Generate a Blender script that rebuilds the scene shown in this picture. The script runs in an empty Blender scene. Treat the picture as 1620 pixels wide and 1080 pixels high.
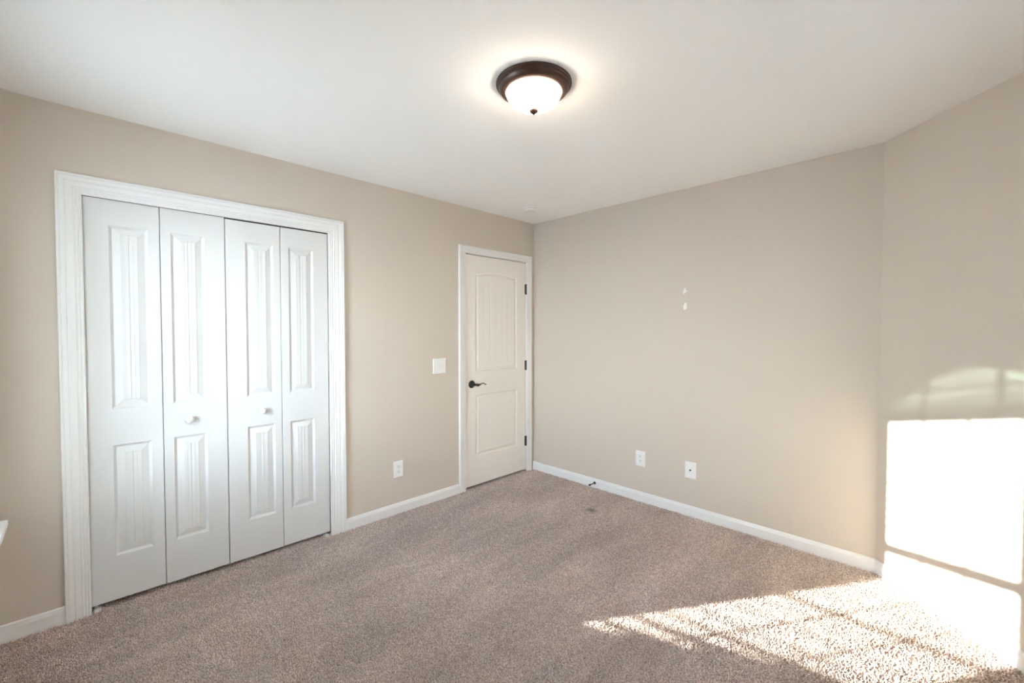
import bpy, bmesh, math, random
import numpy as np
from mathutils import Vector, Matrix

S = bpy.context.scene
COL = S.collection
R = math.radians
random.seed(7)

# ------------------------------------------------------------------ camera
CAM = Vector((-3.2303, -2.9535, 1.3853))
cd = bpy.data.cameras.new('camera')
cd.sensor_fit = 'HORIZONTAL'
cd.sensor_width = 36.0
cd.lens = 692.49 / 1620 * 36.0
cd.clip_start = 0.02
cam = bpy.data.objects.new('camera', cd)
COL.objects.link(cam)
yaw, pitch = 0.7899, -0.0253
fwd = Vector((math.cos(yaw) * math.cos(pitch), math.sin(yaw) * math.cos(pitch), math.sin(pitch)))
cam.location = CAM
cam.rotation_euler = fwd.to_track_quat('-Z', 'Y').to_euler()
S.camera = cam

# ------------------------------------------------------------------ colour management
S.view_settings.view_transform = 'Standard'
S.view_settings.look = 'None'
S.view_settings.gamma = 1
S.view_settings.exposure = 1.39
S.view_settings.use_curve_mapping = False
S.cycles.max_bounces = 14
S.cycles.diffuse_bounces = 10
S.cycles.transparent_max_bounces = 24
S.cycles.sample_clamp_indirect = 8.0

# ------------------------------------------------------------------ daylight
SKY = 15.5
SUN = 22.0
w = bpy.data.worlds.new('sky')
S.world = w
w.use_nodes = True
nt = w.node_tree
bg = nt.nodes['Background']
tc = nt.nodes.new('ShaderNodeTexCoord')
sx = nt.nodes.new('ShaderNodeSeparateXYZ')
rp = nt.nodes.new('ShaderNodeValToRGB')
rp.color_ramp.elements[0].position = 0.0
rp.color_ramp.elements[0].color = (0.86, 0.92, 1.0, 1)
rp.color_ramp.elements[1].position = 0.7
rp.color_ramp.elements[1].color = (0.46, 0.66, 1.0, 1)
nt.links.new(tc.outputs['Generated'], sx.inputs[0])
nt.links.new(sx.outputs['Z'], rp.inputs[0])
nt.links.new(rp.outputs[0], bg.inputs['Color'])
bg.inputs['Strength'].default_value = SKY

SUN_DIR = Vector((1.0, -0.65, -0.33)).normalized()
sd = bpy.data.lights.new('sun', 'SUN')
sd.energy = SUN
sd.angle = R(0.55)
sd.color = (1.0, 0.955, 0.89)
sun = bpy.data.objects.new('sun', sd)
sun.rotation_euler = SUN_DIR.to_track_quat('-Z', 'Y').to_euler()
sun.location = (-8, 3, 3)
COL.objects.link(sun)

# ------------------------------------------------------------------ room dimensions
H = 2.44            # ceiling
XL = -3.53          # left wall (the one with the window)
LB = 2.663          # length of the right wall up to the angled wall
YF = -4.10          # wall behind the camera
TH = 0.12
Q = math.sqrt(0.5)
XC = -(-YF - LB)    # x where the angled wall meets the rear wall
CL0, CL1, CLT = -3.211, -2.032, 2.036      # closet opening
DR0, DR1, DRT = -0.868, -0.112, 2.045      # door opening
WY0, WY1, WZ0, WZ1 = -1.23, -0.365, 0.60, 2.085   # window opening
GX = -3.58          # plane of the sashes


# ------------------------------------------------------------------ materials
def new_mat(name):
    m = bpy.data.materials.new(name)
    m.use_nodes = True
    n = m.node_tree
    b = n.nodes['Principled BSDF']
    return m, n, b


def noise(n, scale, detail=3, rough=0.5, vec=None):
    t = n.nodes.new('ShaderNodeTexNoise')
    t.inputs['Scale'].default_value = scale
    t.inputs['Detail'].default_value = detail
    t.inputs['Roughness'].default_value = rough
    if vec is None:
        g = n.nodes.new('ShaderNodeNewGeometry')
        vec = g.outputs['Position']
    n.links.new(vec, t.inputs['Vector'])
    return t


def paint(name, col, rough=0.6, bump=0.0, bscale=300, var=0.0, spec=0.3):
    m, n, b = new_mat(name)
    b.inputs['Base Color'].default_value = (*col, 1)
    b.inputs['Roughness'].default_value = rough
    b.inputs['Specular IOR Level'].default_value = spec
    if var:
        t = noise(n, 1.3, 2)
        mx = n.nodes.new('ShaderNodeMixRGB')
        mx.inputs[1].default_value = (*[c * (1 - var) for c in col], 1)
        mx.inputs[2].default_value = (*[min(1, c * (1 + var)) for c in col], 1)
        n.links.new(t.outputs['Fac'], mx.inputs[0])
        n.links.new(mx.outputs[0], b.inputs['Base Color'])
    if bump:
        t = noise(n, bscale, 2)
        bp = n.nodes.new('ShaderNodeBump')
        bp.inputs['Strength'].default_value = bump
        bp.inputs['Distance'].default_value = 0.001
        n.links.new(t.outputs['Fac'], bp.inputs['Height'])
        n.links.new(bp.outputs[0], b.inputs['Normal'])
    return m


M = {}
M['wall'] = paint('beige_wall_paint', (0.622, 0.550, 0.470), 0.62, 0.25, 260, 0.012, 0.25)
M['ceiling'] = paint('white_ceiling_paint', (0.93, 0.925, 0.915), 0.9, 0.15, 200, 0.01, 0.1)
M['trim'] = paint('white_trim_paint', (0.80, 0.79, 0.775), 0.38, 0.06, 90, 0.0, 0.4)
M['closet_door'] = paint('white_bifold_paint', (0.665, 0.655, 0.64), 0.42, 0.10, 240, 0.0, 0.4)
M['door'] = paint('warm_white_door_paint', (0.83, 0.79, 0.73), 0.42, 0.10, 240, 0.0, 0.4)
M['plastic'] = paint('white_plastic', (0.84, 0.83, 0.82), 0.3, 0, spec=0.5)
M['slot'] = paint('dark_slot', (0.03, 0.028, 0.026), 0.6)
M['bronze'] = paint('dark_bronze', (0.060, 0.030, 0.020), 0.38, 0.1, 400, 0.0, 0.6)
M['black'] = paint('black_metal', (0.012, 0.011, 0.011), 0.32, 0, spec=0.6)
M['rubber'] = paint('black_rubber', (0.015, 0.015, 0.015), 0.7)
M['patch'] = paint('white_spackle', (0.86, 0.82, 0.77), 0.8, 0.4, 400)
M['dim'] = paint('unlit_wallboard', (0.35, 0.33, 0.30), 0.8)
M['metal'] = paint('zinc_metal', (0.55, 0.55, 0.55), 0.35)
M['metal'].node_tree.nodes['Principled BSDF'].inputs['Metallic'].default_value = 1.0
M['vinyl'] = paint('white_vinyl', (0.80, 0.81, 0.81), 0.4)
M['lawn'] = paint('winter_lawn', (0.42, 0.43, 0.42), 0.95, 0, var=0.25)
M['soot'] = paint('grey_soot', (0.10, 0.09, 0.085), 0.9)
bz = M['bronze'].node_tree.nodes['Principled BSDF']
bz.inputs['Metallic'].default_value = 0.35

# wall with nothing painted in; slats let a little light through
m, n, b = new_mat('white_slat')
b.inputs['Base Color'].default_value = (0.74, 0.75, 0.75, 1)
b.inputs['Roughness'].default_value = 0.45
M['slat'] = m

# window glass (thin pane: passes light, reflects a little)
m, n, b = new_mat('window_glass')
n.nodes.remove(b)
out = n.nodes['Material Output']
tr = n.nodes.new('ShaderNodeBsdfTransparent')
tr.inputs[0].default_value = (0.93, 0.96, 0.94, 1)
gl = n.nodes.new('ShaderNodeBsdfGlossy')
gl.inputs['Roughness'].default_value = 0.02
mx = n.nodes.new('ShaderNodeMixShader')
fr = n.nodes.new('ShaderNodeFresnel')
fr.inputs['IOR'].default_value = 1.3
n.links.new(fr.outputs[0], mx.inputs[0])
n.links.new(tr.outputs[0], mx.inputs[1])
n.links.new(gl.outputs[0], mx.inputs[2])
n.links.new(mx.outputs[0], out.inputs[0])
M['glass'] = m


def tinted(name, col):
    m, n, b = new_mat(name)
    n.nodes.remove(b)
    tr = n.nodes.new('ShaderNodeBsdfTransparent')
    tr.inputs[0].default_value = (*col, 1)
    n.links.new(tr.outputs[0], n.nodes['Material Output'].inputs[0])
    return m


M['tint'] = tinted('green_tinted_glass', (0.018, 0.026, 0.025))  # tint set for the faint arch glow through the added pane
M['tint_edge'] = tinted('pale_green_glass', (0.060, 0.100, 0.088))  # lets more through, for the brighter rim of that glow

# lamp glass
m, n, b = new_mat('lit_alabaster_glass')
b.inputs['Base Color'].default_value = (0.95, 0.92, 0.86, 1)
b.inputs['Roughness'].default_value = 0.25
b.inputs['Emission Color'].default_value = (1.0, 0.82, 0.64, 1)
b.inputs['Emission Strength'].default_value = 14.5
M['lampglass'] = m

# carpet: base and pile share the colour logic
STAIN = (-0.435, -1.007)


def carpet_mat(name, dark):
    m, n, b = new_mat(name)
    L = n.links
    g = n.nodes.new('ShaderNodeNewGeometry')
    pos = g.outputs['Position']
    fine = noise(n, 140, 2, 0.6, pos)
    mid = noise(n, 34, 3, 0.6, pos)
    # wear and brush marks of the pile, long along the room
    mp = n.nodes.new('ShaderNodeMapping')
    mp.inputs['Rotation'].default_value = (0, 0, R(35))
    mp.inputs['Scale'].default_value = (0.7, 2.6, 1)
    L.new(pos, mp.inputs[0])
    big = noise(n, 1.5, 3, 0.55, mp.outputs[0])
    r1 = n.nodes.new('ShaderNodeValToRGB')
    r1.color_ramp.elements[0].position = 0.30
    r1.color_ramp.elements[0].color = (0.37, 0.285, 0.245, 1)
    r1.color_ramp.elements[1].position = 0.66
    r1.color_ramp.elements[1].color = (0.90, 0.765, 0.69, 1)
    L.new(fine.outputs['Fac'], r1.inputs[0])
    r2 = n.nodes.new('ShaderNodeMapRange')
    r2.inputs[1].default_value = 0.3
    r2.inputs[2].default_value = 0.7
    r2.inputs[3].default_value = 0.86
    r2.inputs[4].default_value = 1.10
    L.new(mid.outputs['Fac'], r2.inputs[0])
    r3 = n.nodes.new('ShaderNodeMapRange')
    r3.inputs[1].default_value = 0.3
    r3.inputs[2].default_value = 0.7
    r3.inputs[3].default_value = 0.82
    r3.inputs[4].default_value = 1.13
    L.new(big.outputs['Fac'], r3.inputs[0])
    mm = n.nodes.new('ShaderNodeMath')
    mm.operation = 'MULTIPLY'
    L.new(r2.outputs[0], mm.inputs[0])
    L.new(r3.outputs[0], mm.inputs[1])
    # the small grey stain near the door stop
    vd = n.nodes.new('ShaderNodeVectorMath')
    vd.operation = 'DISTANCE'
    vd.inputs[1].default_value = (STAIN[0], STAIN[1], 0)
    L.new(pos, vd.inputs[0])
    rs = n.nodes.new('ShaderNodeMapRange')
    rs.inputs[1].default_value = 0.012
    rs.inputs[2].default_value = 0.055
    rs.inputs[3].default_value = 0.50
    rs.inputs[4].default_value = 1.0
    L.new(vd.outputs['Value'], rs.inputs[0])
    m2 = n.nodes.new('ShaderNodeMath')
    m2.operation = 'MULTIPLY'
    L.new(mm.outputs[0], m2.inputs[0])
    L.new(rs.outputs[0], m2.inputs[1])
    m3 = n.nodes.new('ShaderNodeMath')
    m3.operation = 'MULTIPLY'
    m3.inputs[1].default_value = dark
    L.new(m2.outputs[0], m3.inputs[0])
    vm = n.nodes.new('ShaderNodeVectorMath')
    vm.operation = 'SCALE'
    L.new(r1.outputs[0], vm.inputs[0])
    L.new(m3.outputs[0], vm.inputs['Scale'])
    L.new(vm.outputs[0], b.inputs['Base Color'])
    b.inputs['Roughness'].default_value = 0.95
    b.inputs['Specular IOR Level'].default_value = 0.05
    return m


M['carpet'] = carpet_mat('taupe_carpet_backing', 0.8)
M['pile'] = carpet_mat('taupe_carpet_yarn', 1.05)


# ------------------------------------------------------------------ mesh helpers
def finish(name, bm, mat, parent=None, smooth=None):
    me = bpy.data.meshes.new(name)
    bmesh.ops.recalc_face_normals(bm, faces=bm.faces[:])
    bm.to_mesh(me)
    bm.free()
    me.materials.append(mat)
    if smooth is not None:
        me.polygons.foreach_set('use_smooth', [True] * len(me.polygons))
        try:
            me.set_sharp_from_angle(angle=R(smooth))
        except Exception:
            pass
    o = bpy.data.objects.new(name, me)
    COL.objects.link(o)
    if parent is not None:
        o.parent = parent
    return o


def box(bm, x0, x1, y0, y1, z0, z1, bevel=0.0):
    r = bmesh.ops.create_cube(bm, size=1)
    vs = r['verts']
    for v in vs:
        v.co = Vector(((x0 + x1) / 2 + v.co.x * (x1 - x0), (y0 + y1) / 2 + v.co.y * (y1 - y0), (z0 + z1) / 2 + v.co.z * (z1 - z0)))
    if bevel:
        es = list({e for v in vs for e in v.link_edges})
        bmesh.ops.bevel(bm, geom=es, offset=bevel, segments=2, affect='EDGES', profile=0.5)
    return vs


def empty(name, loc=(0, 0, 0), rz=0.0):
    o = bpy.data.objects.new(name, None)
    o.empty_display_size = 0.05
    o.location = loc
    o.rotation_euler = (0, 0, rz)
    COL.objects.link(o)
    return o


def thing(o, label, cat, group=None):
    o['label'] = label
    o['category'] = cat
    if group:
        o['group'] = group
    return o


def struct(o, label=None):
    o['kind'] = 'structure'
    if label:
        o['label'] = label
    return o


def lathe(bm, prof, n=48, axis='Z', origin=(0, 0, 0), scale=(1, 1)):
    """prof: list of (radius, height)."""
    rings = []
    ox, oy, oz = origin
    for r, h in prof:
        if r < 1e-6:
            p = {'Z': (ox, oy, oz + h), 'Y': (ox, oy + h, oz), 'X': (ox + h, oy, oz)}[axis]
            rings.append([bm.verts.new(p)])
            continue
        ring = []
        for i in range(n):
            a = 2 * math.pi * i / n
            c, s = r * math.cos(a) * scale[0], r * math.sin(a) * scale[1]
            p = {'Z': (ox + c, oy + s, oz + h), 'Y': (ox + c, oy + h, oz + s), 'X': (ox + h, oy + c, oz + s)}[axis]
            ring.append(bm.verts.new(p))
        rings.append(ring)
    for a, b_ in zip(rings, rings[1:]):
        if len(a) == 1 and len(b_) == 1:
            continue
        for i in range(n):
            j = (i + 1) % n
            if len(a) == 1:
                bm.faces.new((a[0], b_[i], b_[j]))
            elif len(b_) == 1:
                bm.faces.new((a[i], a[j], b_[0]))
            else:
                bm.faces.new((a[i], a[j], b_[j], b_[i]))


def tube(bm, pts, rads, n=12, flat=1.0):
    rings = []
    for i, p in enumerate(pts):
        p = Vector(p)
        a = Vector(pts[max(0, i - 1)])
        c = Vector(pts[min(len(pts) - 1, i + 1)])
        t = (c - a).normalized()
        up = Vector((0, 0, 1)) if abs(t.z) < 0.95 else Vector((1, 0, 0))
        s = t.cross(up).normalized()
        u = s.cross(t)
        r = rads[i]
        rings.append([bm.verts.new(p + s * r * flat * math.cos(2 * math.pi * k / n) + u * r * math.sin(2 * math.pi * k / n)) for k in range(n)])
    for a, b_ in zip(rings, rings[1:]):
        for k in range(n):
            j = (k + 1) % n
            bm.faces.new((a[k], a[j], b_[j], b_[k]))
    bm.faces.new(rings[0][::-1])
    bm.faces.new(rings[-1])


def sweep(bm, path, prof):
    """path: list of (point, outward dir, away-from-wall dir); prof: list of (u, v)."""
    rings = [[bm.verts.new(Vector(p) + Vector(o) * u + Vector(a) * v) for u, v in prof] for p, o, a in path]
    k = len(prof)
    for a, b_ in zip(rings, rings[1:]):
        for i in range(k):
            j = (i + 1) % k
            bm.faces.new((a[i], a[j], b_[j], b_[i]))
    bm.faces.new(rings[0])
    bm.faces.new(rings[-1][::-1])


# ------------------------------------------------------------------ shell
bm = bmesh.new()
pts = [(XL - TH, 0.75), (0 + TH, 0.75), (0 + TH, -LB), (0 + TH, YF - TH), (XL - TH, YF - TH)]
lo = [bm.verts.new((x, y, -0.10)) for x, y in pts]
hi = [bm.verts.new((x, y, -0.009)) for x, y in pts]
bm.faces.new(lo)
bm.faces.new(hi)
for i in range(5):
    j = (i + 1) % 5
    bm.faces.new((lo[i], lo[j], hi[j], hi[i]))
struct(finish('floor', bm, M['carpet']))

bm = bmesh.new()
box(bm, XL - TH, TH, YF - TH, 0.75, H, H + 0.12)
struct(finish('ceiling', bm, M['ceiling']))

ZB = -0.05
bm = bmesh.new()     # wall with closet and door
for x0, x1, z0, z1 in ((XL - TH, CL0, ZB, H), (CL1, DR0, ZB, H), (DR1, TH, ZB, H), (CL0, CL1, CLT, H), (DR0, DR1, DRT, H)):
    box(bm, x0, x1, 0, TH, z0, z1)
struct(finish('wall_back', bm, M['wall']))
bm = bmesh.new()
box(bm, 0, TH, -LB, 0, ZB, H)
struct(finish('wall_right', bm, M['wall']))

bm = bmesh.new()     # angled wall
LC = (-YF - LB) / Q
a0, a1 = Vector((0, -LB, 0)), Vector((-LC * Q, -LB - LC * Q, 0))
nn = Vector((Q, -Q, 0)) * TH
cor = [a0, a0 + Vector((TH, 0, 0)), a1 + Vector((0, -TH, 0)) + Vector((0.0, 0, 0)), a1]
lo = [bm.verts.new(c + Vector((0, 0, ZB))) for c in cor]
hi = [bm.verts.new(c + Vector((0, 0, H))) for c in cor]
bm.faces.new(lo)
bm.faces.new(hi)
for i in range(4):
    j = (i + 1) % 4
    bm.faces.new((lo[i], lo[j], hi[j], hi[i]))
struct(finish('wall_angled', bm, M['wall']))

bm = bmesh.new()
RX0, RX1, RZ0, RZ1 = -2.20, -1.70, 1.00, 2.05     # unseen window behind the camera, added to brighten the room
for x0, x1, z0, z1 in ((XL, RX0, ZB, H), (RX1, a1.x, ZB, H), (RX0, RX1, ZB, RZ0), (RX0, RX1, RZ1, H)):
    box(bm, x0, x1, YF - TH, YF, z0, z1)
struct(finish('wall_front', bm, M['wall']))
w2 = struct(empty('window_fill', ((RX0 + RX1) / 2, YF - 0.06, RZ0)), 'white fill window added behind the camera')
bm = bmesh.new()
xm = (RX0 + RX1) / 2
for x0, x1 in ((RX0, RX0 + 0.05), (xm - 0.04, xm + 0.04), (RX1 - 0.05, RX1)):
    box(bm, x0, x1, YF - 0.10, YF - 0.02, RZ0, RZ1, 0.002)
for z0, z1 in ((RZ0, RZ0 + 0.05), (1.30, 1.35), (RZ1 - 0.05, RZ1)):
    box(bm, RX0, RX1, YF - 0.09, YF - 0.03, z0, z1, 0.002)
o = finish('window_frame', bm, M['vinyl'], w2)
o.matrix_parent_inverse = Matrix.Translation(-w2.location)
bm = bmesh.new()
box(bm, RX0, RX1, YF - 0.062, YF - 0.058, RZ0, RZ1)
o = finish('glass_pane', bm, M['glass'], w2)
o.matrix_parent_inverse = Matrix.Translation(-w2.location)
bm = bmesh.new()
box(bm, RX0 - 0.08, RX1 + 0.08, YF - 0.02, YF + 0.045, RZ0 - 0.02, RZ0, 0.003)
for x0, x1 in ((RX0 - 0.08, RX0), (RX1, RX1 + 0.08)):
    box(bm, x0, x1, YF, YF + 0.016, RZ0, RZ1 + 0.08, 0.002)
box(bm, RX0, RX1, YF, YF + 0.016, RZ1, RZ1 + 0.08, 0.002)
o = finish('window_casing', bm, M['trim'], w2)
o.matrix_parent_inverse = Matrix.Translation(-w2.location)

# left wall with the window; the opening has an added arched head above the sashes
bm = bmesh.new()
ARC = [(y + 0.02, z + (0.0 if z < 2.1 else 0.01)) for y, z in (
    (-1.385, 2.095), (-1.30, 2.155), (-1.20, 2.205), (-1.08, 2.250), (-0.98, 2.272), (-0.87, 2.284), (-0.76, 2.276), (-0.66, 2.256), (-0.55, 2.205), (-0.45, 2.150), (-0.365, 2.095))]
box(bm, XL - TH, XL, YF - TH, WY0, ZB, 2.095)
box(bm, XL - TH, XL, WY1, 0, ZB, 2.095)
box(bm, XL - TH, XL, WY0, WY1, ZB, WZ0)
box(bm, XL - TH, XL, WY0, WY1, WZ1, 2.095)
box(bm, XL - TH, XL, YF - TH, ARC[0][0], 2.095, H)
box(bm, XL - TH, XL, ARC[-1][0], 0, 2.095, H)
for (ya, za), (yb, zb) in zip(ARC, ARC[1:]):
    q = [bm.verts.new((x, y, z)) for x in (XL - TH, XL) for y, z in ((ya, za), (yb, zb), (yb, H), (ya, H))]
    for f in ((0, 1, 2, 3), (4, 5, 6, 7), (0, 1, 5, 4), (2, 3, 7, 6), (1, 2, 6, 5), (0, 3, 7, 4)):
        bm.faces.new([q[k] for k in f])
struct(finish('wall_left', bm, M['wall']))

# closet interior and hallway behind the door, closed boxes
def alcove(name, x0, x1, d, z1, mat):
    bm = bmesh.new()
    t = 0.03
    box(bm, x0 - t, x0, TH, d, ZB, z1)
    box(bm, x1, x1 + t, TH, d, ZB, z1)
    box(bm, x0 - t, x1 + t, d, d + t, ZB, z1)
    box(bm, x0 - t, x1 + t, TH, d + t, z1, z1 + t)
    return struct(finish(name, bm, mat))


alcove('wall_closet', XL + 0.13, -1.85, 0.68, 2.35, M['wall'])
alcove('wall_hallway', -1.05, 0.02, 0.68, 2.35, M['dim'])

# baseboards
BB = [(0, 0), (0, 0.013), (0.062, 0.013), (0.070, 0.0105), (0.079, 0.0085), (0.084, 0.004), (0.084, 0)]


def baseboard(name, p0, p1, nrm, e0=0.0, e1=0.0):
    """e0/e1: how much the front edge is pulled back per unit thickness (mitre)."""
    bm = bmesh.new()
    p0, p1 = Vector((*p0, -0.008)), Vector((*p1, -0.008))
    d = (p1 - p0).normalized()
    nrm = Vector((*nrm, 0))
    ra = [bm.verts.new(p0 + d * e0 * v + nrm * v + Vector((0, 0, u))) for u, v in BB]
    rb = [bm.verts.new(p1 - d * e1 * v + nrm * v + Vector((0, 0, u))) for u, v in BB]
    k = len(BB)
    for i in range(k):
        j = (i + 1) % k
        bm.faces.new((ra[i], ra[j], rb[j], rb[i]))
    bm.faces.new(ra)
    bm.faces.new(rb[::-1])
    return struct(finish(name, bm, M['trim']))


T22 = math.tan(R(22.5))
baseboard('baseboard_back', (XL, 0), (-3.2975, 0), (0, -1), 1, 0)
baseboard('baseboard_back', (-1.9305, 0), (-0.9415, 0), (0, -1))
baseboard('baseboard_right', (0, 0), (0, -LB), (-1, 0), 0, T22)
baseboard('baseboard_angled', (0, -LB), (a1.x, a1.y), (-Q, Q), T22, T22)
baseboard('baseboard_front', (a1.x, YF), (XL, YF), (0, 1), T22, 1)
baseboard('baseboard_left', (XL, YF), (XL, 0), (1, 0), 1, 1)


# casings
def u_casing(name, x0i, x0o, x1i, x1o, zi, zo, prof, zb=-0.008):
    """U shaped moulding round an opening in the y=0 wall. prof in units of (fraction of width, metres)."""
    bm = bmesh.new()
    rings = []
    for (pi, po) in (((x0i, zb), (x0o, zb)), ((x0i, zi), (x0o, zo)), ((x1i, zi), (x1o, zo)), ((x1i, zb), (x1o, zb))):
        rings.append([bm.verts.new((pi[0] + (po[0] - pi[0]) * u, -v, pi[1] + (po[1] - pi[1]) * u)) for u, v in prof])
    k = len(prof)
    for a, b_ in zip(rings, rings[1:]):
        for i in range(k):
            j = (i + 1) % k
            bm.faces.new((a[i], a[j], b_[j], b_[i]))
    bm.faces.new(rings[0])
    bm.faces.new(rings[-1][::-1])
    return finish(name, bm, M['trim'])


PROF = [(0, 0), (0, 0.009), (0.05, 0.0115), (0.10, 0.0115), (0.125, 0.0085), (0.16, 0.0105), (0.20, 0.0125), (0.235, 0.0095), (0.27, 0.0105),
        (0.34, 0.0155), (0.37, 0.0135), (0.60, 0.0160), (0.64, 0.0140), (0.69, 0.0170), (0.84, 0.0205), (0.87, 0.0175), (0.92, 0.0205), (0.975, 0.0200), (1.0, 0.017), (1.0, 0)]
PROF2 = [(0, 0), (0, 0.008), (0.05, 0.0095), (0.12, 0.0105), (0.20, 0.0105), (0.30, 0.0125), (0.62, 0.0150), (0.70, 0.0165), (0.90, 0.0175), (0.97, 0.0165), (1.0, 0.013), (1.0, 0)]
struct(u_casing('trim_1', CL0 + 0.004, -3.297, CL1 - 0.002, -1.931, CLT - 0.002, 2.127, PROF), 'wide white fluted casing around the closet opening')
struct(u_casing('trim_2', DR0 - 0.001, -0.941, DR1 + 0.001, -0.041, DRT + 0.003, 2.110, PROF2), 'white casing around the bedroom door')


def jamb(name, x0, x1, zt, yd):
    bm = bmesh.new()
    t = 0.012
    box(bm, x0 - 0.001, x0 + 0.0006, 0.0, TH, -0.008, zt)
    box(bm, x1 - 0.0006, x1 + 0.001, 0.0, TH, -0.008, zt)
    box(bm, x0, x1, 0.0, TH, zt - 0.0006, zt + 0.001)
    # stop strips behind the slab
    box(bm, x0, x0 + t, yd, yd + 0.03, -0.008, zt)
    box(bm, x1 - t, x1, yd, yd + 0.03, -0.008, zt)
    box(bm, x0, x1, yd, yd + 0.03, zt - t, zt)
    return struct(finish(name, bm, M['trim']))


jamb('trim_3', DR0, DR1, DRT, 0.042)


# ------------------------------------------------------------------ panelled slabs
def slab(name, x0, x1, z0, z1, yf, th, panels, mat, parent, edge=0.0012):
    """panels: dicts x0,x1,z0,z1,rise,prof[(inset,depth)],grooves[x..]."""
    bm = bmesh.new()
    e = edge
    # front outline with small eased edge
    ring_f = [bm.verts.new(p) for p in ((x0 + e, yf, z0 + e), (x1 - e, yf, z0 + e), (x1 - e, yf, z1 - e), (x0 + e, yf, z1 - e))]
    ring_s = [bm.verts.new(p) for p in ((x0, yf + e, z0), (x1, yf + e, z0), (x1, yf + e, z1), (x0, yf + e, z1))]
    ring_b = [bm.verts.new(p) for p in ((x0, yf + th, z0), (x1, yf + th, z0), (x1, yf + th, z1), (x0, yf + th, z1))]
    for a, b_ in ((ring_f, ring_s), (ring_s, ring_b)):
        for i in range(4):
            j = (i + 1) % 4
            bm.faces.new((a[i], a[j], b_[j], b_[i]))
    bm.faces.new(ring_b)
    loops = []

    def topz(P, i, x):
        if P['rise'] == 0:
            return P['z1'] - i
        u = (x - (P['x0'] + P['x1']) / 2) / ((P['x1'] - P['x0']) / 2)
        return P['z1'] - i + P['rise'] * (1 - u * u)

    for P in panels:
        nseg = 24 if P['rise'] else 1
        prev = None
        for i, d in P['prof']:
            xa, xb = P['x0'] + i, P['x1'] - i
            ring = [bm.verts.new((xa, yf + d, P['z0'] + i)), bm.verts.new((xb, yf + d, P['z0'] + i))]
            for k in range(nseg + 1):
                x = xb + (xa - xb) * k / nseg
                ring.append(bm.verts.new((x, yf + d, topz(P, i, x))))
            if prev is None:
                loops.append(ring)
            else:
                for a in range(len(ring)):
                    c = (a + 1) % len(ring)
                    bm.faces.new((prev[a], prev[c], ring[c], ring[a]))
            prev = ring
        i, d = P['prof'][-1]
        xa, xb = P['x0'] + i, P['x1'] - i
        xs = {round(xa, 6): 0, round(xb, 6): 0}
        if P['rise']:
            for k in range(nseg + 1):
                xs[round(xb + (xa - xb) * k / nseg, 6)] = 0
        for gx, gw, gd in P['grooves']:
            xs[round(gx - gw, 6)] = 0
            xs[round(gx, 6)] = gd
            xs[round(gx + gw, 6)] = 0
            for q in list(xs):
                if abs(q - gx) < gw and q != round(gx, 6):
                    del xs[q]
        ks = sorted(xs)
        bot = [bm.verts.new((x, yf + d + xs[x], P['z0'] + i)) for x in ks]
        top = [bm.verts.new((x, yf + d + xs[x], topz(P, i, x))) for x in ks]
        for a in range(len(ks) - 1):
            bm.faces.new((bot[a], bot[a + 1], top[a + 1], top[a]))
    edges = []
    for lp in [ring_f] + loops:
        for a in range(len(lp)):
            c = (a + 1) % len(lp)
            ed = bm.edges.get((lp[a], lp[c])) or bm.edges.new((lp[a], lp[c]))
            edges.append(ed)
    bmesh.ops.triangle_fill(bm, edges=edges, use_beauty=True, use_dissolve=False, normal=(0, -1, 0))
    return finish(name, bm, mat, parent)


# bifold closet doors ------------------------------------------------------
cw = CL1 - CL0 - 0.006
gap = 0.003
lw = (cw - 0.004 - 3 * gap) / 4
YD = 0.006
PP = [(0, 0), (0.002, 0.0022), (0.011, 0.0095), (0.0135, 0.0098), (0.041, 0.0028), (0.043, 0.0016)]
OFF = [(0.092, 0.151), (0.043, 0.151), (0.100, 0.151), (0.046, 0.151)]
leafx = [CL0 + 0.004 + i * (lw + gap) + (0.001 if i > 1 else 0) for i in range(4)]
ztop = [CLT - 0.003, CLT - 0.003, CLT - 0.0085, CLT - 0.0085]
zbot = [0.024, 0.022, 0.020, 0.022]
knob_prof = [(r_ * 1.16, h_) for r_, h_ in [(0.0, 0.0), (0.0085, 0.0), (0.0075, -0.006), (0.0070, -0.010), (0.0105, -0.0135), (0.0150, -0.018), (0.0170, -0.0235), (0.0160, -0.029), (0.0115, -0.0335), (0.006, -0.0355), (0.0, -0.036)]]
for di, (la, lb) in enumerate(((0, 1), (2, 3))):
    name = 'door_%d' % (di + 2)
    root = empty(name, (leafx[la] if di == 0 else leafx[lb] + lw, YD, 0))
    struct(root, ('white bifold closet door on the window side, two narrow leaves', 'white bifold closet door nearer the bedroom door, two narrow leaves')[di])
    for li in (la, lb):
        x0 = leafx[li]
        px = x0 + OFF[li][0]
        pw = OFF[li][1]
        c = px + pw / 2
        gr = [(c, 0.0016, 0.0022), (c - 0.016, 0.0008, 0.0006), (c + 0.016, 0.0008, 0.0006)]
        pan = [dict(x0=px, x1=px + pw, z0=0.990, z1=1.908, rise=0, prof=PP, grooves=gr),
               dict(x0=px, x1=px + pw, z0=0.246, z1=0.808, rise=0, prof=PP, grooves=gr)]
        lf = slab('door_leaf', x0, x0 + lw, zbot[li], ztop[li], YD, 0.033, pan, M['closet_door'], None)
        lf.parent = root
        lf.matrix_parent_inverse = Matrix.Translation(-root.location)
        if li in (1, 2):
            kx = (-2.803, -2.441)[li - 1]
            bm = bmesh.new()
            lathe(bm, knob_prof, 32, 'Y')
            kb = finish('knob', bm, M['closet_door'], None, 40)
            kb.location = (kx, YD, 0.896)
            kb.parent = lf
            kb.matrix_parent_inverse = Matrix.Translation(-root.location) @ Matrix.Translation(root.location)

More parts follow.
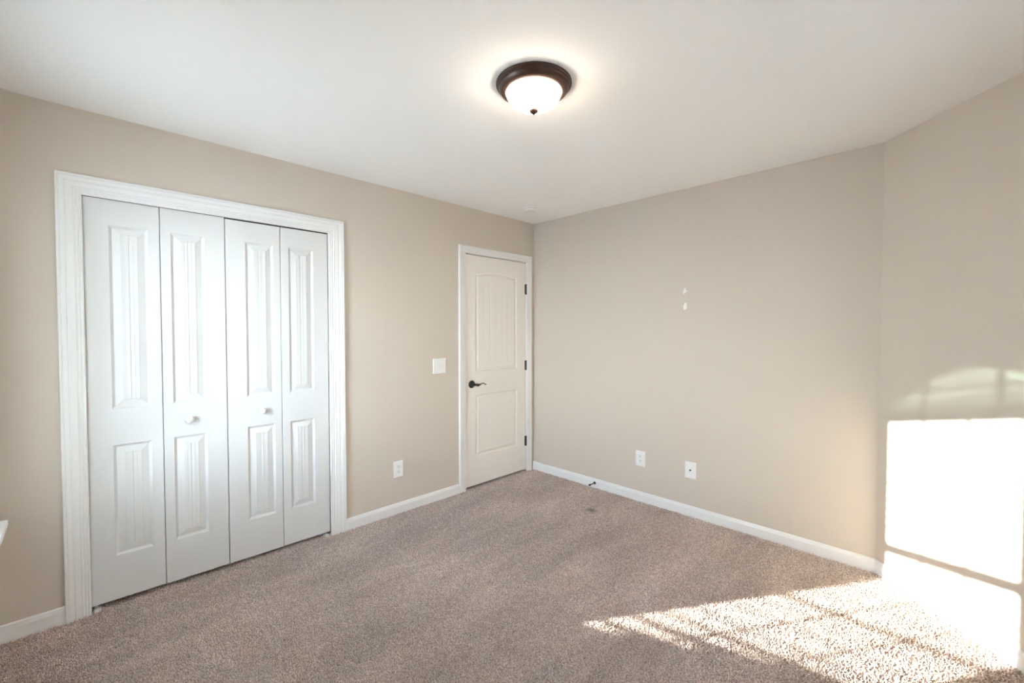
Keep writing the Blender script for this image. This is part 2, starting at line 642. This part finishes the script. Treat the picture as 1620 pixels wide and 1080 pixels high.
# head track of the bifold doors
bm = bmesh.new()
box(bm, CL0 + 0.002, CL1 - 0.002, 0.012, 0.036, CLT - 0.0022, CLT)
struct(finish('trim_4', bm, M['slot']))

# floor brackets of the two pivots
for i, (x, lab) in enumerate(((CL0 + 0.004, 'small metal pivot bracket under the closet door, window side'), (CL1 - 0.050, 'small metal pivot bracket under the closet door, bedroom door side'))):
    bm = bmesh.new()
    box(bm, x + 0.010, x + 0.034, -0.004, 0.040, -0.008, 0.0050, 0.0008)
    lathe(bm, [(0.0, 0.0), (0.006, 0.0), (0.006, 0.017), (0.0, 0.017)], 16, 'Z', (x + 0.018, 0.020, 0.003))
    o = finish('pivot_bracket', bm, M['trim'])
    thing(o, lab, 'bracket', 'closet door pivot brackets')

# bedroom door ---------------------------------------------------------------
root = empty('door_1', (DR1 - 0.003, 0.003, 0))
struct(root, 'white two-panel bedroom door with an arched upper panel')
P2 = [(0, 0), (0.003, 0.0016), (0.011, 0.0060), (0.018, 0.0070), (0.024, 0.0060), (0.031, 0.0022), (0.034, 0.0018)]
dx0, dx1 = DR0 + 0.004, DR1 - 0.003
cxs = [-0.752 + 0.034 + (0.517 - 0.068) * k / 6 for k in range(1, 6)]
gr = [(x, 0.0015, 0.0007) for x in cxs]
pan = [dict(x0=-0.752, x1=-0.235, z0=1.020, z1=1.884, rise=0.030, prof=P2, grooves=gr),
       dict(x0=-0.752, x1=-0.229, z0=0.270, z1=0.818, rise=0, prof=P2, grooves=gr)]
sl = slab('door_slab', dx0, dx1, 0.018, DRT - 0.004, 0.003, 0.036, pan, M['door'], None)


def adopt(child, parent_root, parent=None):
    child.parent = parent or parent_root
    child.matrix_parent_inverse = Matrix.Translation(-parent_root.location)


adopt(sl, root)
# handle: rose, neck and wavy lever
hb = bmesh.new()
hx, hz = -0.797, 0.915
lathe(hb, [(0.0, 0.003), (0.0335, 0.003), (0.0335, -0.001), (0.0310, -0.0045), (0.0265, -0.0060), (0.0250, -0.0085), (0.018, -0.0110), (0.0130, -0.0130), (0.0115, -0.030), (0.0125, -0.045), (0.010, -0.050), (0.0, -0.051)], 40, 'Y', (hx, 0, hz))
lp = []
lr = []
for k in range(25):
    t = k / 24
    x = hx + 0.128 * t
    z = hz + 0.001 - 0.006 * math.sin(t * math.pi * 1.6) - 0.014 * max(0, (t - 0.72)) / 0.28 * t + 0.004 * math.sin(max(0, t - .35) * 7)
    y = -0.043 - 0.004 * math.sin(t * math.pi)
    lp.append((x, y, z))
    lr.append(0.0095 + 0.0035 * math.exp(-((t - 0.25) / 0.12) ** 2) - 0.0058 * min(1, max(0, (t - 0.30) / 0.25)) + 0.0006 * t)
tube(hb, lp, lr, 16, 0.8)
hd = finish('door_handle', hb, M['black'], None, 50)
hd['label'] = 'black wavy lever handle'
adopt(hd, root)
# latch edge plate
bm = bmesh.new()
box(bm, dx0 - 0.0022, dx0 + 0.001, 0.0015, 0.030, hz - 0.028, hz + 0.028)
lt = finish('latch_plate', bm, M['bronze'])
adopt(lt, root)
for z0, z1 in ((1.737, 1.835), (0.998, 1.090), (0.252, 0.346)):
    bm = bmesh.new()
    hzx = DR1 - 0.0005
    k = 5
    seg = (z1 - z0) / k
    for i in range(k):
        lathe(bm, [(0, 0.0006), (0.0068, 0.0006), (0.0068, seg - 0.0006), (0, seg - 0.0006)], 20, 'Z', (hzx, -0.0045, z0 + i * seg))
    lathe(bm, [(0, -0.004), (0.004, -0.003), (0.0045, 0.0), (0, 0.0)], 16, 'Z', (hzx, -0.0045, z0))
    lathe(bm, [(0, 0.004), (0.004, 0.003), (0.0045, 0.0), (0, 0.0)], 16, 'Z', (hzx, -0.0045, z1))
    box(bm, hzx - 0.014, hzx, 0.0012, 0.0034, z0, z1)
    hg = finish('hinge', bm, M['black'], None, 40)
    adopt(hg, root)

# ------------------------------------------------------------------ window in the left wall
win = empty('window_1', (GX, (WY0 + WY1) / 2, WZ0))
struct(win, 'white double-hung window with an added arched light above')


def wchild(name, bm, mat, smooth=None, parent=None):
    o = finish(name, bm, mat, None, smooth)
    o.parent = parent or win
    if parent is None:
        o.matrix_parent_inverse = Matrix.Translation(-win.location)
    return o


G0, G1 = -1.1585, -0.4055       # glass edges in y
ZG = [0.628, 1.309, 1.367, 2.042]
bm = bmesh.new()              # frame lining the opening
for y0, y1 in ((WY0, WY0 + 0.012), (WY1 - 0.012, WY1)):
    box(bm, XL - TH, XL, y0, y1, WZ0, WZ1)
box(bm, XL - TH, XL, WY0, WY1, WZ0, WZ0 + 0.012)
box(bm, XL - TH, XL, WY0, WY1, WZ1 - 0.012, WZ1)
wf = wchild('window_frame', bm, M['vinyl'])
for nm, za, zb_ in (('sash', ZG[2], ZG[3]), ('sash', ZG[0], ZG[1])):
    bm = bmesh.new()
    x0, x1 = GX - 0.012, GX + 0.012
    top = WZ1 - 0.012 if zb_ > 1.5 else ZG[1] + 0.030
    bot = WZ0 + 0.012 if za < 1 else ZG[2] - 0.030
    box(bm, x0, x1, WY0 + 0.012, G0, bot, top, 0.001)
    box(bm, x0, x1, G1, WY1 - 0.012, bot, top, 0.001)
    box(bm, x0, x1, G0, G1, zb_, top, 0.001)
    box(bm, x0, x1, G0, G1, bot, za, 0.001)
    zm = (za + zb_) / 2
    # slim glazing bars
    for k in (1, 2):
        y = G0 + (G1 - G0) * k / 3
        box(bm, GX - 0.004, GX + 0.004, y - 0.009, y + 0.009, za, zb_)
    box(bm, GX - 0.004, GX + 0.004, G0, G1, zm - 0.008, zm + 0.008)
    sa = wchild('sash', bm, M['vinyl'])
    bm = bmesh.new()
    box(bm, GX - 0.0015, GX + 0.0015, G0, G1, za, zb_)
    wchild('glass_pane', bm, M['glass'], parent=sa)
# sash lock on the meeting rail
bm = bmesh.new()
lathe(bm, [(0, 0), (0.018, 0), (0.016, 0.010), (0.007, 0.014), (0.007, 0.019), (0, 0.019)], 24, 'Z', (GX + 0.004, -0.80, ZG[1] + 0.030))
box(bm, GX - 0.006, GX + 0.010, -0.835, -0.765, ZG[1] + 0.042, ZG[1] + 0.050, 0.001)
wchild('sash_lock', bm, M['vinyl'], 40)
# arched light added to cast a faint arch: green tinted pane, paler edge, bars
bm = bmesh.new()
ct = Vector((0, -0.875, 2.10))
inner = [Vector((0, ct.y + (y - ct.y) * 0.955, 2.10 + (z - 2.10) * 0.88 if z > 2.10 else z)) for y, z in ARC]
vb = [bm.verts.new((GX, p.y, p.z)) for p in inner]
bm.faces.new(vb)
wchild('added_arch_pane', bm, M['tint'])
bm = bmesh.new()
for i in range(len(ARC) - 1):
    q = [(GX, ARC[i][0], ARC[i][1]), (GX, ARC[i + 1][0], ARC[i + 1][1]), tuple(inner[i + 1] + Vector((GX, 0, 0))), tuple(inner[i] + Vector((GX, 0, 0)))]
    bm.faces.new([bm.verts.new(c) for c in q])
wchild('added_arch_border', bm, M['tint_edge'])
bm = bmesh.new()
for y in (-0.655, -1.055):
    box(bm, GX - 0.006, GX + 0.006, y - 0.016, y + 0.016, 2.095, 2.262)
for z in (2.135, 2.195):
    box(bm, GX - 0.006, GX + 0.006, -1.30, -0.45, z - 0.006, z + 0.006)
wchild('added_arch_bar', bm, M['vinyl'])
# stool and apron, side and head casing
bm = bmesh.new()
box(bm, XL - 0.04, XL + 0.080, -1.43, -0.205, WZ0 - 0.022, WZ0 + 0.002, 0.004)
wchild('window_stool', bm, M['trim'])
bm = bmesh.new()
box(bm, XL, XL + 0.014, -1.38, -0.255, WZ0 - 0.090, WZ0 - 0.022, 0.002)
wchild('apron', bm, M['trim'])
bm = bmesh.new()
for y0, y1 in ((-1.315, WY0 + 0.004), (WY1 - 0.004, -0.320)):
    box(bm, XL, XL + 0.016, y0, y1, WZ0 + 0.002, 2.07, 0.002)
wchild('window_casing', bm, M['trim'])

# venetian blind hanging in the window (a thing of its own)
blind = empty('window_blind', (XL - 0.018, (WY0 + WY1) / 2, WZ1 - 0.012))
thing(blind, 'white horizontal slat blind hanging open in the window beside the closet', 'blind')


def bchild(name, bm, mat, smooth=None):
    o = finish(name, bm, mat, None, smooth)
    o.parent = blind
    o.matrix_parent_inverse = Matrix.Translation(-blind.location)
    return o


BX = XL - 0.006
bm = bmesh.new()
box(bm, BX - 0.024, BX + 0.022, WY0 + 0.016, WY1 - 0.016, WZ1 - 0.040, WZ1 - 0.013, 0.002)
bchild('head_rail', bm, M['slat'])
zs = []
z = WZ1 - 0.062
while z > 0.855:
    zs.append((z, z, 0.0))
    z -= 0.048
# lowest slats slung unevenly: open at the closet end, bunched and half closed at the other
for zn, zf, cl in ((0.815, 0.828, 0.1), (0.767, 0.797, 0.35), (0.720, 0.766, 0.7), (0.673, 0.735, 0.9), (0.640, 0.704, 0.95), (0.625, 0.673, 0.95), (0.612, 0.640, 0.9)):
    zs.append((zn, zf, cl))
for zn, zf, cl in zs:
    bm = bmesh.new()
    n_, my = 5, (9 if cl else 1)
    yn, yf_ = WY1 - 0.018, WY0 + 0.018
    rows = []
    for c in range(my + 1):
        t = c / my
        y = yn + (yf_ - yn) * t
        zc = zn + (zf - zn) * t
        sl_ = -0.125 + (0.125 + 0.75) * cl * min(1.0, t * 1.6)
        cx_ = 1.0 / math.sqrt(1 + sl_ * sl_)
        ring = []
        for side in (0, 1):
            for a in (range(n_) if side == 0 else reversed(range(n_))):
                u = -0.5 + a / (n_ - 1)
                ring.append(bm.verts.new((BX + u * 0.050 * cx_, y, zc + sl_ * u * 0.050 * cx_ + 0.0022 * (1 - (2 * u) ** 2) + (0.0014 if side else -0.0014))))
        rows.append(ring)
    for ra_, rb_ in zip(rows, rows[1:]):
        for a in range(2 * n_):
            c = (a + 1) % (2 * n_)
            bm.faces.new((ra_[a], ra_[c], rb_[c], rb_[a]))
    bm.faces.new(rows[0])
    bm.faces.new(rows[-1][::-1])
    bchild('slat', bm, M['slat'])
for y in (WY0 + 0.15, (WY0 + WY1) / 2, WY1 - 0.15):
    bm = bmesh.new()
    for x in (BX - 0.026, BX + 0.026):
        tube(bm, [(x, y, WZ1 - 0.04), (x, y, WZ0 + 0.02)], [0.0009, 0.0009], 6)
    bchild('cord', bm, M['slat'])

# ground outside
bm = bmesh.new()
box(bm, -40, 12, -30, YF - TH - 0.3, -0.6, -0.5)
box(bm, -40, XL - TH - 0.3, YF - TH - 0.3, 30, -0.6, -0.5)
struct(finish('ground', bm, M['lawn']))

# ------------------------------------------------------------------ ceiling light
LX, LY = -1.826, -1.669
lamp = thing(empty('ceiling_light', (LX, LY, H)), 'round flush ceiling light with dark bronze ring and glowing frosted bowl', 'ceiling light')
bm = bmesh.new()
lathe(bm, [(0.0, 0.0), (0.158, 0.0), (0.1615, -0.003), (0.1620, -0.008), (0.1590, -0.012), (0.1550, -0.0135), (0.1545, -0.0175), (0.1515, -0.0195), (0.1490, -0.0215),
           (0.1470, -0.0270), (0.1420, -0.0330), (0.1350, -0.0375), (0.1270, -0.0405), (0.1210, -0.0410), (0.1185, -0.0390), (0.1185, -0.025), (0.0, -0.025)], 96)
finish('ring_pan', bm, M['bronze'], lamp, 35)
bm = bmesh.new()
prof = []
for k in range(17):
    a = math.pi / 2 * k / 16
    prof.append((0.1180 * math.cos(a) ** 0.92 if k < 16 else 0.0, -0.034 - 0.076 * math.sin(a)))
lathe(bm, prof, 96)
finish('glass_bowl', bm, M['lampglass'], lamp, 60)
bm = bmesh.new()
lathe(bm, [(0.0, -0.106), (0.0120, -0.106), (0.0135, -0.1105), (0.0185, -0.1125), (0.0190, -0.1160), (0.0170, -0.1200), (0.0125, -0.1240), (0.0080, -0.1275), (0.0, -0.1300)], 32)
finish('finial', bm, M['bronze'], lamp, 40)

# ------------------------------------------------------------------ smoke detector
sm = thing(empty('smoke_detector', (-0.441, -0.371, H)), 'small round white smoke detector on the ceiling in the room corner', 'smoke detector')
bm = bmesh.new()
lathe(bm, [(0, 0), (0.058, 0), (0.059, -0.002), (0.059, -0.009), (0.056, -0.011), (0, -0.011)], 64)
finish('base', bm, M['plastic'], sm, 35)
bm = bmesh.new()
lathe(bm, [(0, -0.0125), (0.051, -0.0125), (0.0525, -0.014), (0.0515, -0.024), (0.0480, -0.030), (0.040, -0.0335), (0.022, -0.0350), (0, -0.0352)], 64)
finish('cover', bm, M['plastic'], sm, 35)
bm = bmesh.new()
lathe(bm, [(0, -0.0105), (0.0505, -0.0105), (0.0505, -0.0130), (0, -0.0130)], 64)
finish('vent_gap', bm, M['slot'], sm, 35)


# ------------------------------------------------------------------ wall plates; local frame: x along wall, -y out of the wall, z up
def plate(name, loc, rz, w_, h_, label, cat):
    r = thing(empty(name, loc, rz), label, cat)
    bm = bmesh.new()
    # bevelled plate: stepped pyramid profile
    prof = [(0, 0), (0, 0.0022), (0.0015, 0.0040), (0.006, 0.0058)]
    prev = None
    for i, d in prof:
        rg = [bm.verts.new((sx_ * (w_ / 2 - i), -d, sz_ * (h_ / 2 - i))) for sx_, sz_ in ((-1, -1), (1, -1), (1, 1), (-1, 1))]
        if prev:
            for k in range(4):
                j = (k + 1) % 4
                bm.faces.new((prev[k], prev[j], rg[j], rg[k]))
        else:
            bm.faces.new(rg[::-1])
        prev = rg
    bm.faces.new(prev)
    finish('wall_plate', bm, M['plastic'], r)
    return r


def screw(r, x, z):
    bm = bmesh.new()
    lathe(bm, [(0, -0.0055), (0.0032, -0.0055), (0.0028, -0.0068), (0, -0.0072)], 16, 'Y', (x, 0, z))
    finish('screw', bm, M['plastic'], r, 40)


def outlet(loc, rz, label):
    r = plate('wall_outlet', loc, rz, 0.083, 0.125, label, 'outlet')
    for sz_ in (-1, 1):
        zc = sz_ * 0.0195
        bm = bmesh.new()
        k = 28
        f0, f1 = [], []
        for i in range(k):
            a = 2 * math.pi * i / k
            x, z = 0.0172 * math.cos(a), max(-0.0138, min(0.0138, 0.0172 * math.sin(a)))
            f0.append(bm.verts.new((x, -0.0055, zc + z)))
            f1.append(bm.verts.new((x * 0.97, -0.0072, zc + z * 0.97)))
        bm.faces.new(f1)
        for i in range(k):
            j = (i + 1) % k
            bm.faces.new((f0[i], f0[j], f1[j], f1[i]))
        rc = finish('socket_face', bm, M['plastic'], r)
        bm = bmesh.new()
        box(bm, -0.0074, -0.0052, -0.0076, -0.0070, zc - 0.0005, zc + 0.0085)
        box(bm, 0.0052, 0.0074, -0.0076, -0.0070, zc + 0.0005, zc + 0.0080)
        lathe(bm, [(0, -0.0070), (0.0030, -0.0070), (0.0030, -0.0076), (0, -0.0076)], 14, 'Y', (0, 0, zc - 0.0075))
        finish('slot', bm, M['slot'], rc)
    screw(r, 0, 0)
    return r


outlet((-1.521, 0, 0.333), 0, 'white duplex outlet low on the wall between closet and bedroom door')
outlet((0, -1.179, 0.345), R(-90), 'white duplex outlet low on the blank right wall')
# jack plate
r = plate('jack_plate', (0, -1.588, 0.343), R(-90), 0.082, 0.122, 'white cable jack plate right of the outlet on the blank wall', 'wall plate')
bm = bmesh.new()
lathe(bm, [(0, -0.005), (0.0075, -0.005), (0.0075, -0.0075), (0.0048, -0.0075), (0.0048, -0.013), (0.0, -0.013)], 6, 'Y')
finish('cable_jack', bm, M['bronze'], r, 30)
screw(r, 0, 0.042)
screw(r, 0, -0.042)

# light switch: plate, rocker and small dimmer
r = plate('light_switch', (-1.1385, 0, 1.0955), 0, 0.126, 0.122, 'white double light switch plate on the wall beside the bedroom door', 'light switch')
for i, x in enumerate((-0.024, 0.024)):
    bm = bmesh.new()
    box(bm, x - 0.0055, x + 0.0055, -0.0070, -0.0050, -0.0125, 0.0125, 0.0006)
    sf = finish('switch_frame', bm, M['plastic'], r)
    bm = bmesh.new()
    up = 1 if i == 0 else -1
    v = [bm.verts.new(c) for c in ((x - 0.004, -0.006, -0.006), (x + 0.004, -0.006, -0.006), (x + 0.004, -0.006, 0.006), (x - 0.004, -0.006, 0.006),
                                   (x - 0.003, -0.016, up * 0.009 - 0.003), (x + 0.003, -0.016, up * 0.009 - 0.003), (x + 0.003, -0.016, up * 0.009 + 0.003), (x - 0.003, -0.016, up * 0.009 + 0.003))]
    for f in ((3, 2, 1, 0), (4, 5, 6, 7), (0, 1, 5, 4), (1, 2, 6, 5), (2, 3, 7, 6), (3, 0, 4, 7)):
        bm.faces.new([v[k] for k in f])
    finish('toggle', bm, M['plastic'], sf)
    screw(r, x, 0.030)
    screw(r, x, -0.030)

# ------------------------------------------------------------------ door stop on the right baseboard
ds = thing(empty('door_stop', (-0.013, -0.745, 0.040)), 'thin black rigid door stop screwed into the right baseboard', 'door stop')
bm = bmesh.new()
lathe(bm, [(0, 0.001), (0.0125, 0.0), (0.0125, -0.003), (0.008, -0.0065), (0.0045, -0.008), (0, -0.008)], 24, 'X')
finish('flange', bm, M['black'], ds, 40)
bm = bmesh.new()
tube(bm, [(-0.004, 0, 0), (-0.070, 0, 0)], [0.0042, 0.0042], 14)
finish('rod', bm, M['black'], ds, 40)
bm = bmesh.new()
lathe(bm, [(0, -0.067), (0.0070, -0.068), (0.0078, -0.074), (0.0078, -0.081), (0.0065, -0.084), (0, -0.084)], 20, 'X')
finish('rubber_tip', bm, M['rubber'], ds, 40)


# ------------------------------------------------------------------ repair spots on the right wall
def blob(name, outline, label):
    bm = bmesh.new()
    f0 = [bm.verts.new((0.0005, y, z)) for y, z in outline]
    cy = sum(p[0] for p in outline) / len(outline)
    cz = sum(p[1] for p in outline) / len(outline)
    f1 = [bm.verts.new((-0.0022, cy + (y - cy) * 0.75, cz + (z - cz) * 0.75)) for y, z in outline]
    bm.faces.new(f1)
    bm.faces.new(f0[::-1])
    k = len(f0)
    for i in range(k):
        j = (i + 1) % k
        bm.faces.new((f0[i], f0[j], f1[j], f1[i]))
    return thing(finish(name, bm, M['patch']), label, 'wall patch', 'spackle spots on the right wall')


blob('spackle_patch', [(-1.5175, 1.655), (-1.522, 1.648), (-1.527, 1.662), (-1.538, 1.666), (-1.549, 1.675), (-1.548, 1.682), (-1.539, 1.686), (-1.537, 1.700), (-1.531, 1.704), (-1.526, 1.698), (-1.528, 1.690), (-1.519, 1.688), (-1.516, 1.676)],
     'upper ragged white spackle spot on the blank right wall')
blob('spackle_patch', [(-1.521, 1.545), (-1.530, 1.537), (-1.543, 1.540), (-1.549, 1.552), (-1.547, 1.580), (-1.541, 1.592), (-1.534, 1.594), (-1.527, 1.582), (-1.521, 1.570)],
     'lower teardrop-shaped white spackle spot on the blank right wall')

# ------------------------------------------------------------------ carpet pile: one clump square repeated over the floor
PS = 0.18
rng = np.random.default_rng(3)
SP = 0.0084
k = int(PS / SP)
vs, fs = [], []
for i in range(k):
    for j in range(k):
        cx = -PS / 2 + (i + 0.5 + rng.uniform(-0.42, 0.42)) * PS / k
        cy = -PS / 2 + (j + 0.5 + rng.uniform(-0.42, 0.42)) * PS / k
        h = rng.uniform(0.0085, 0.0135)
        la = rng.uniform(0, 2 * math.pi)
        ll = rng.uniform(0.001, 0.0075)
        tw = rng.uniform(0, 6)
        r0 = rng.uniform(0.0028, 0.0040)
        base = len(vs)
        lv = ((0.0, 0.75), (0.45, 1.0), (0.82, 0.9), (1.0, 0.35))
        for t, rr in lv:
            ox = cx + math.cos(la) * ll * t ** 1.6
            oy = cy + math.sin(la) * ll * t ** 1.6
            for q in range(4):
                a = tw + t * 1.8 + q * math.pi / 2
                vs.append((ox + r0 * rr * math.cos(a), oy + r0 * rr * 0.75 * math.sin(a), h * t * (1 - 0.25 * ll / 0.0075 * t)))
        for lvl in range(3):
            for q in range(4):
                a0_ = base + lvl * 4 + q
                a1_ = base + lvl * 4 + (q + 1) % 4
                fs.append((a0_, a1_, a1_ + 4, a0_ + 4))
        fs.append((base + 12, base + 13, base + 14, base + 15))
me = bpy.data.meshes.new('carpet_pile')
me.from_pydata(vs, [], fs)
me.polygons.foreach_set('use_smooth', [True] * len(me.polygons))
me.materials.append(M['pile'])
pile = bpy.data.objects.new('carpet_pile', me)
pile.location = (0, 0, -0.0095)
COL.objects.link(pile)
pile['kind'] = 'stuff'
pile['label'] = 'short nubby taupe carpet pile covering the bedroom floor'
pile['category'] = 'carpet'

g = bpy.data.node_groups.new('pile_spread', 'GeometryNodeTree')
g.interface.new_socket('Geometry', in_out='INPUT', socket_type='NodeSocketGeometry')
g.interface.new_socket('Geometry', in_out='OUTPUT', socket_type='NodeSocketGeometry')
N = g.nodes
gi, go = N.new('NodeGroupInput'), N.new('NodeGroupOutput')
grid = N.new('GeometryNodeMeshGrid')
nx = int(round((-XL + 0.06) / PS)) + 1
ny = int(round((-YF + 0.30) / PS)) + 1
grid.inputs['Size X'].default_value = (nx - 1) * PS
grid.inputs['Size Y'].default_value = (ny - 1) * PS
grid.inputs['Vertices X'].default_value = nx
grid.inputs['Vertices Y'].default_value = ny
tf = N.new('GeometryNodeTransform')
tf.inputs['Translation'].default_value = (XL + (nx - 1) * PS / 2 + 0.04, 0.14 - (ny - 1) * PS / 2, 0)
g.links.new(grid.outputs['Mesh'], tf.inputs['Geometry'])
# drop the points beyond the angled wall
ps = N.new('GeometryNodeInputPosition')
sp = N.new('ShaderNodeSeparateXYZ')
g.links.new(ps.outputs[0], sp.inputs[0])
sb = N.new('ShaderNodeMath')
sb.operation = 'SUBTRACT'          # x - y > LB + margin lies outside
g.links.new(sp.outputs['X'], sb.inputs[0])
g.links.new(sp.outputs['Y'], sb.inputs[1])
gt = N.new('ShaderNodeMath')
gt.operation = 'GREATER_THAN'
gt.inputs[1].default_value = LB + 0.20
g.links.new(sb.outputs[0], gt.inputs[0])
de = N.new('GeometryNodeDeleteGeometry')
g.links.new(tf.outputs[0], de.inputs['Geometry'])
g.links.new(gt.outputs[0], de.inputs['Selection'])
io = N.new('GeometryNodeInstanceOnPoints')
g.links.new(de.outputs[0], io.inputs['Points'])
g.links.new(gi.outputs[0], io.inputs['Instance'])
rv = N.new('FunctionNodeRandomValue')
rv.data_type = 'INT'
rv.inputs['Min'].default_value = 0
rv.inputs['Max'].default_value = 3
for s_ in rv.inputs:
    if s_.name == 'Min' and s_.type == 'INT':
        s_.default_value = 0
    if s_.name == 'Max' and s_.type == 'INT':
        s_.default_value = 3
ml = N.new('ShaderNodeMath')
ml.operation = 'MULTIPLY'
ml.inputs[1].default_value = math.pi / 2
iout = [o_ for o_ in rv.outputs if o_.type == 'INT'][0]
g.links.new(iout, ml.inputs[0])
cb = N.new('ShaderNodeCombineXYZ')
g.links.new(ml.outputs[0], cb.inputs['Z'])
g.links.new(cb.outputs[0], io.inputs['Rotation'])
g.links.new(io.outputs[0], go.inputs[0])
md = pile.modifiers.new('spread', 'NODES')
md.node_group = g
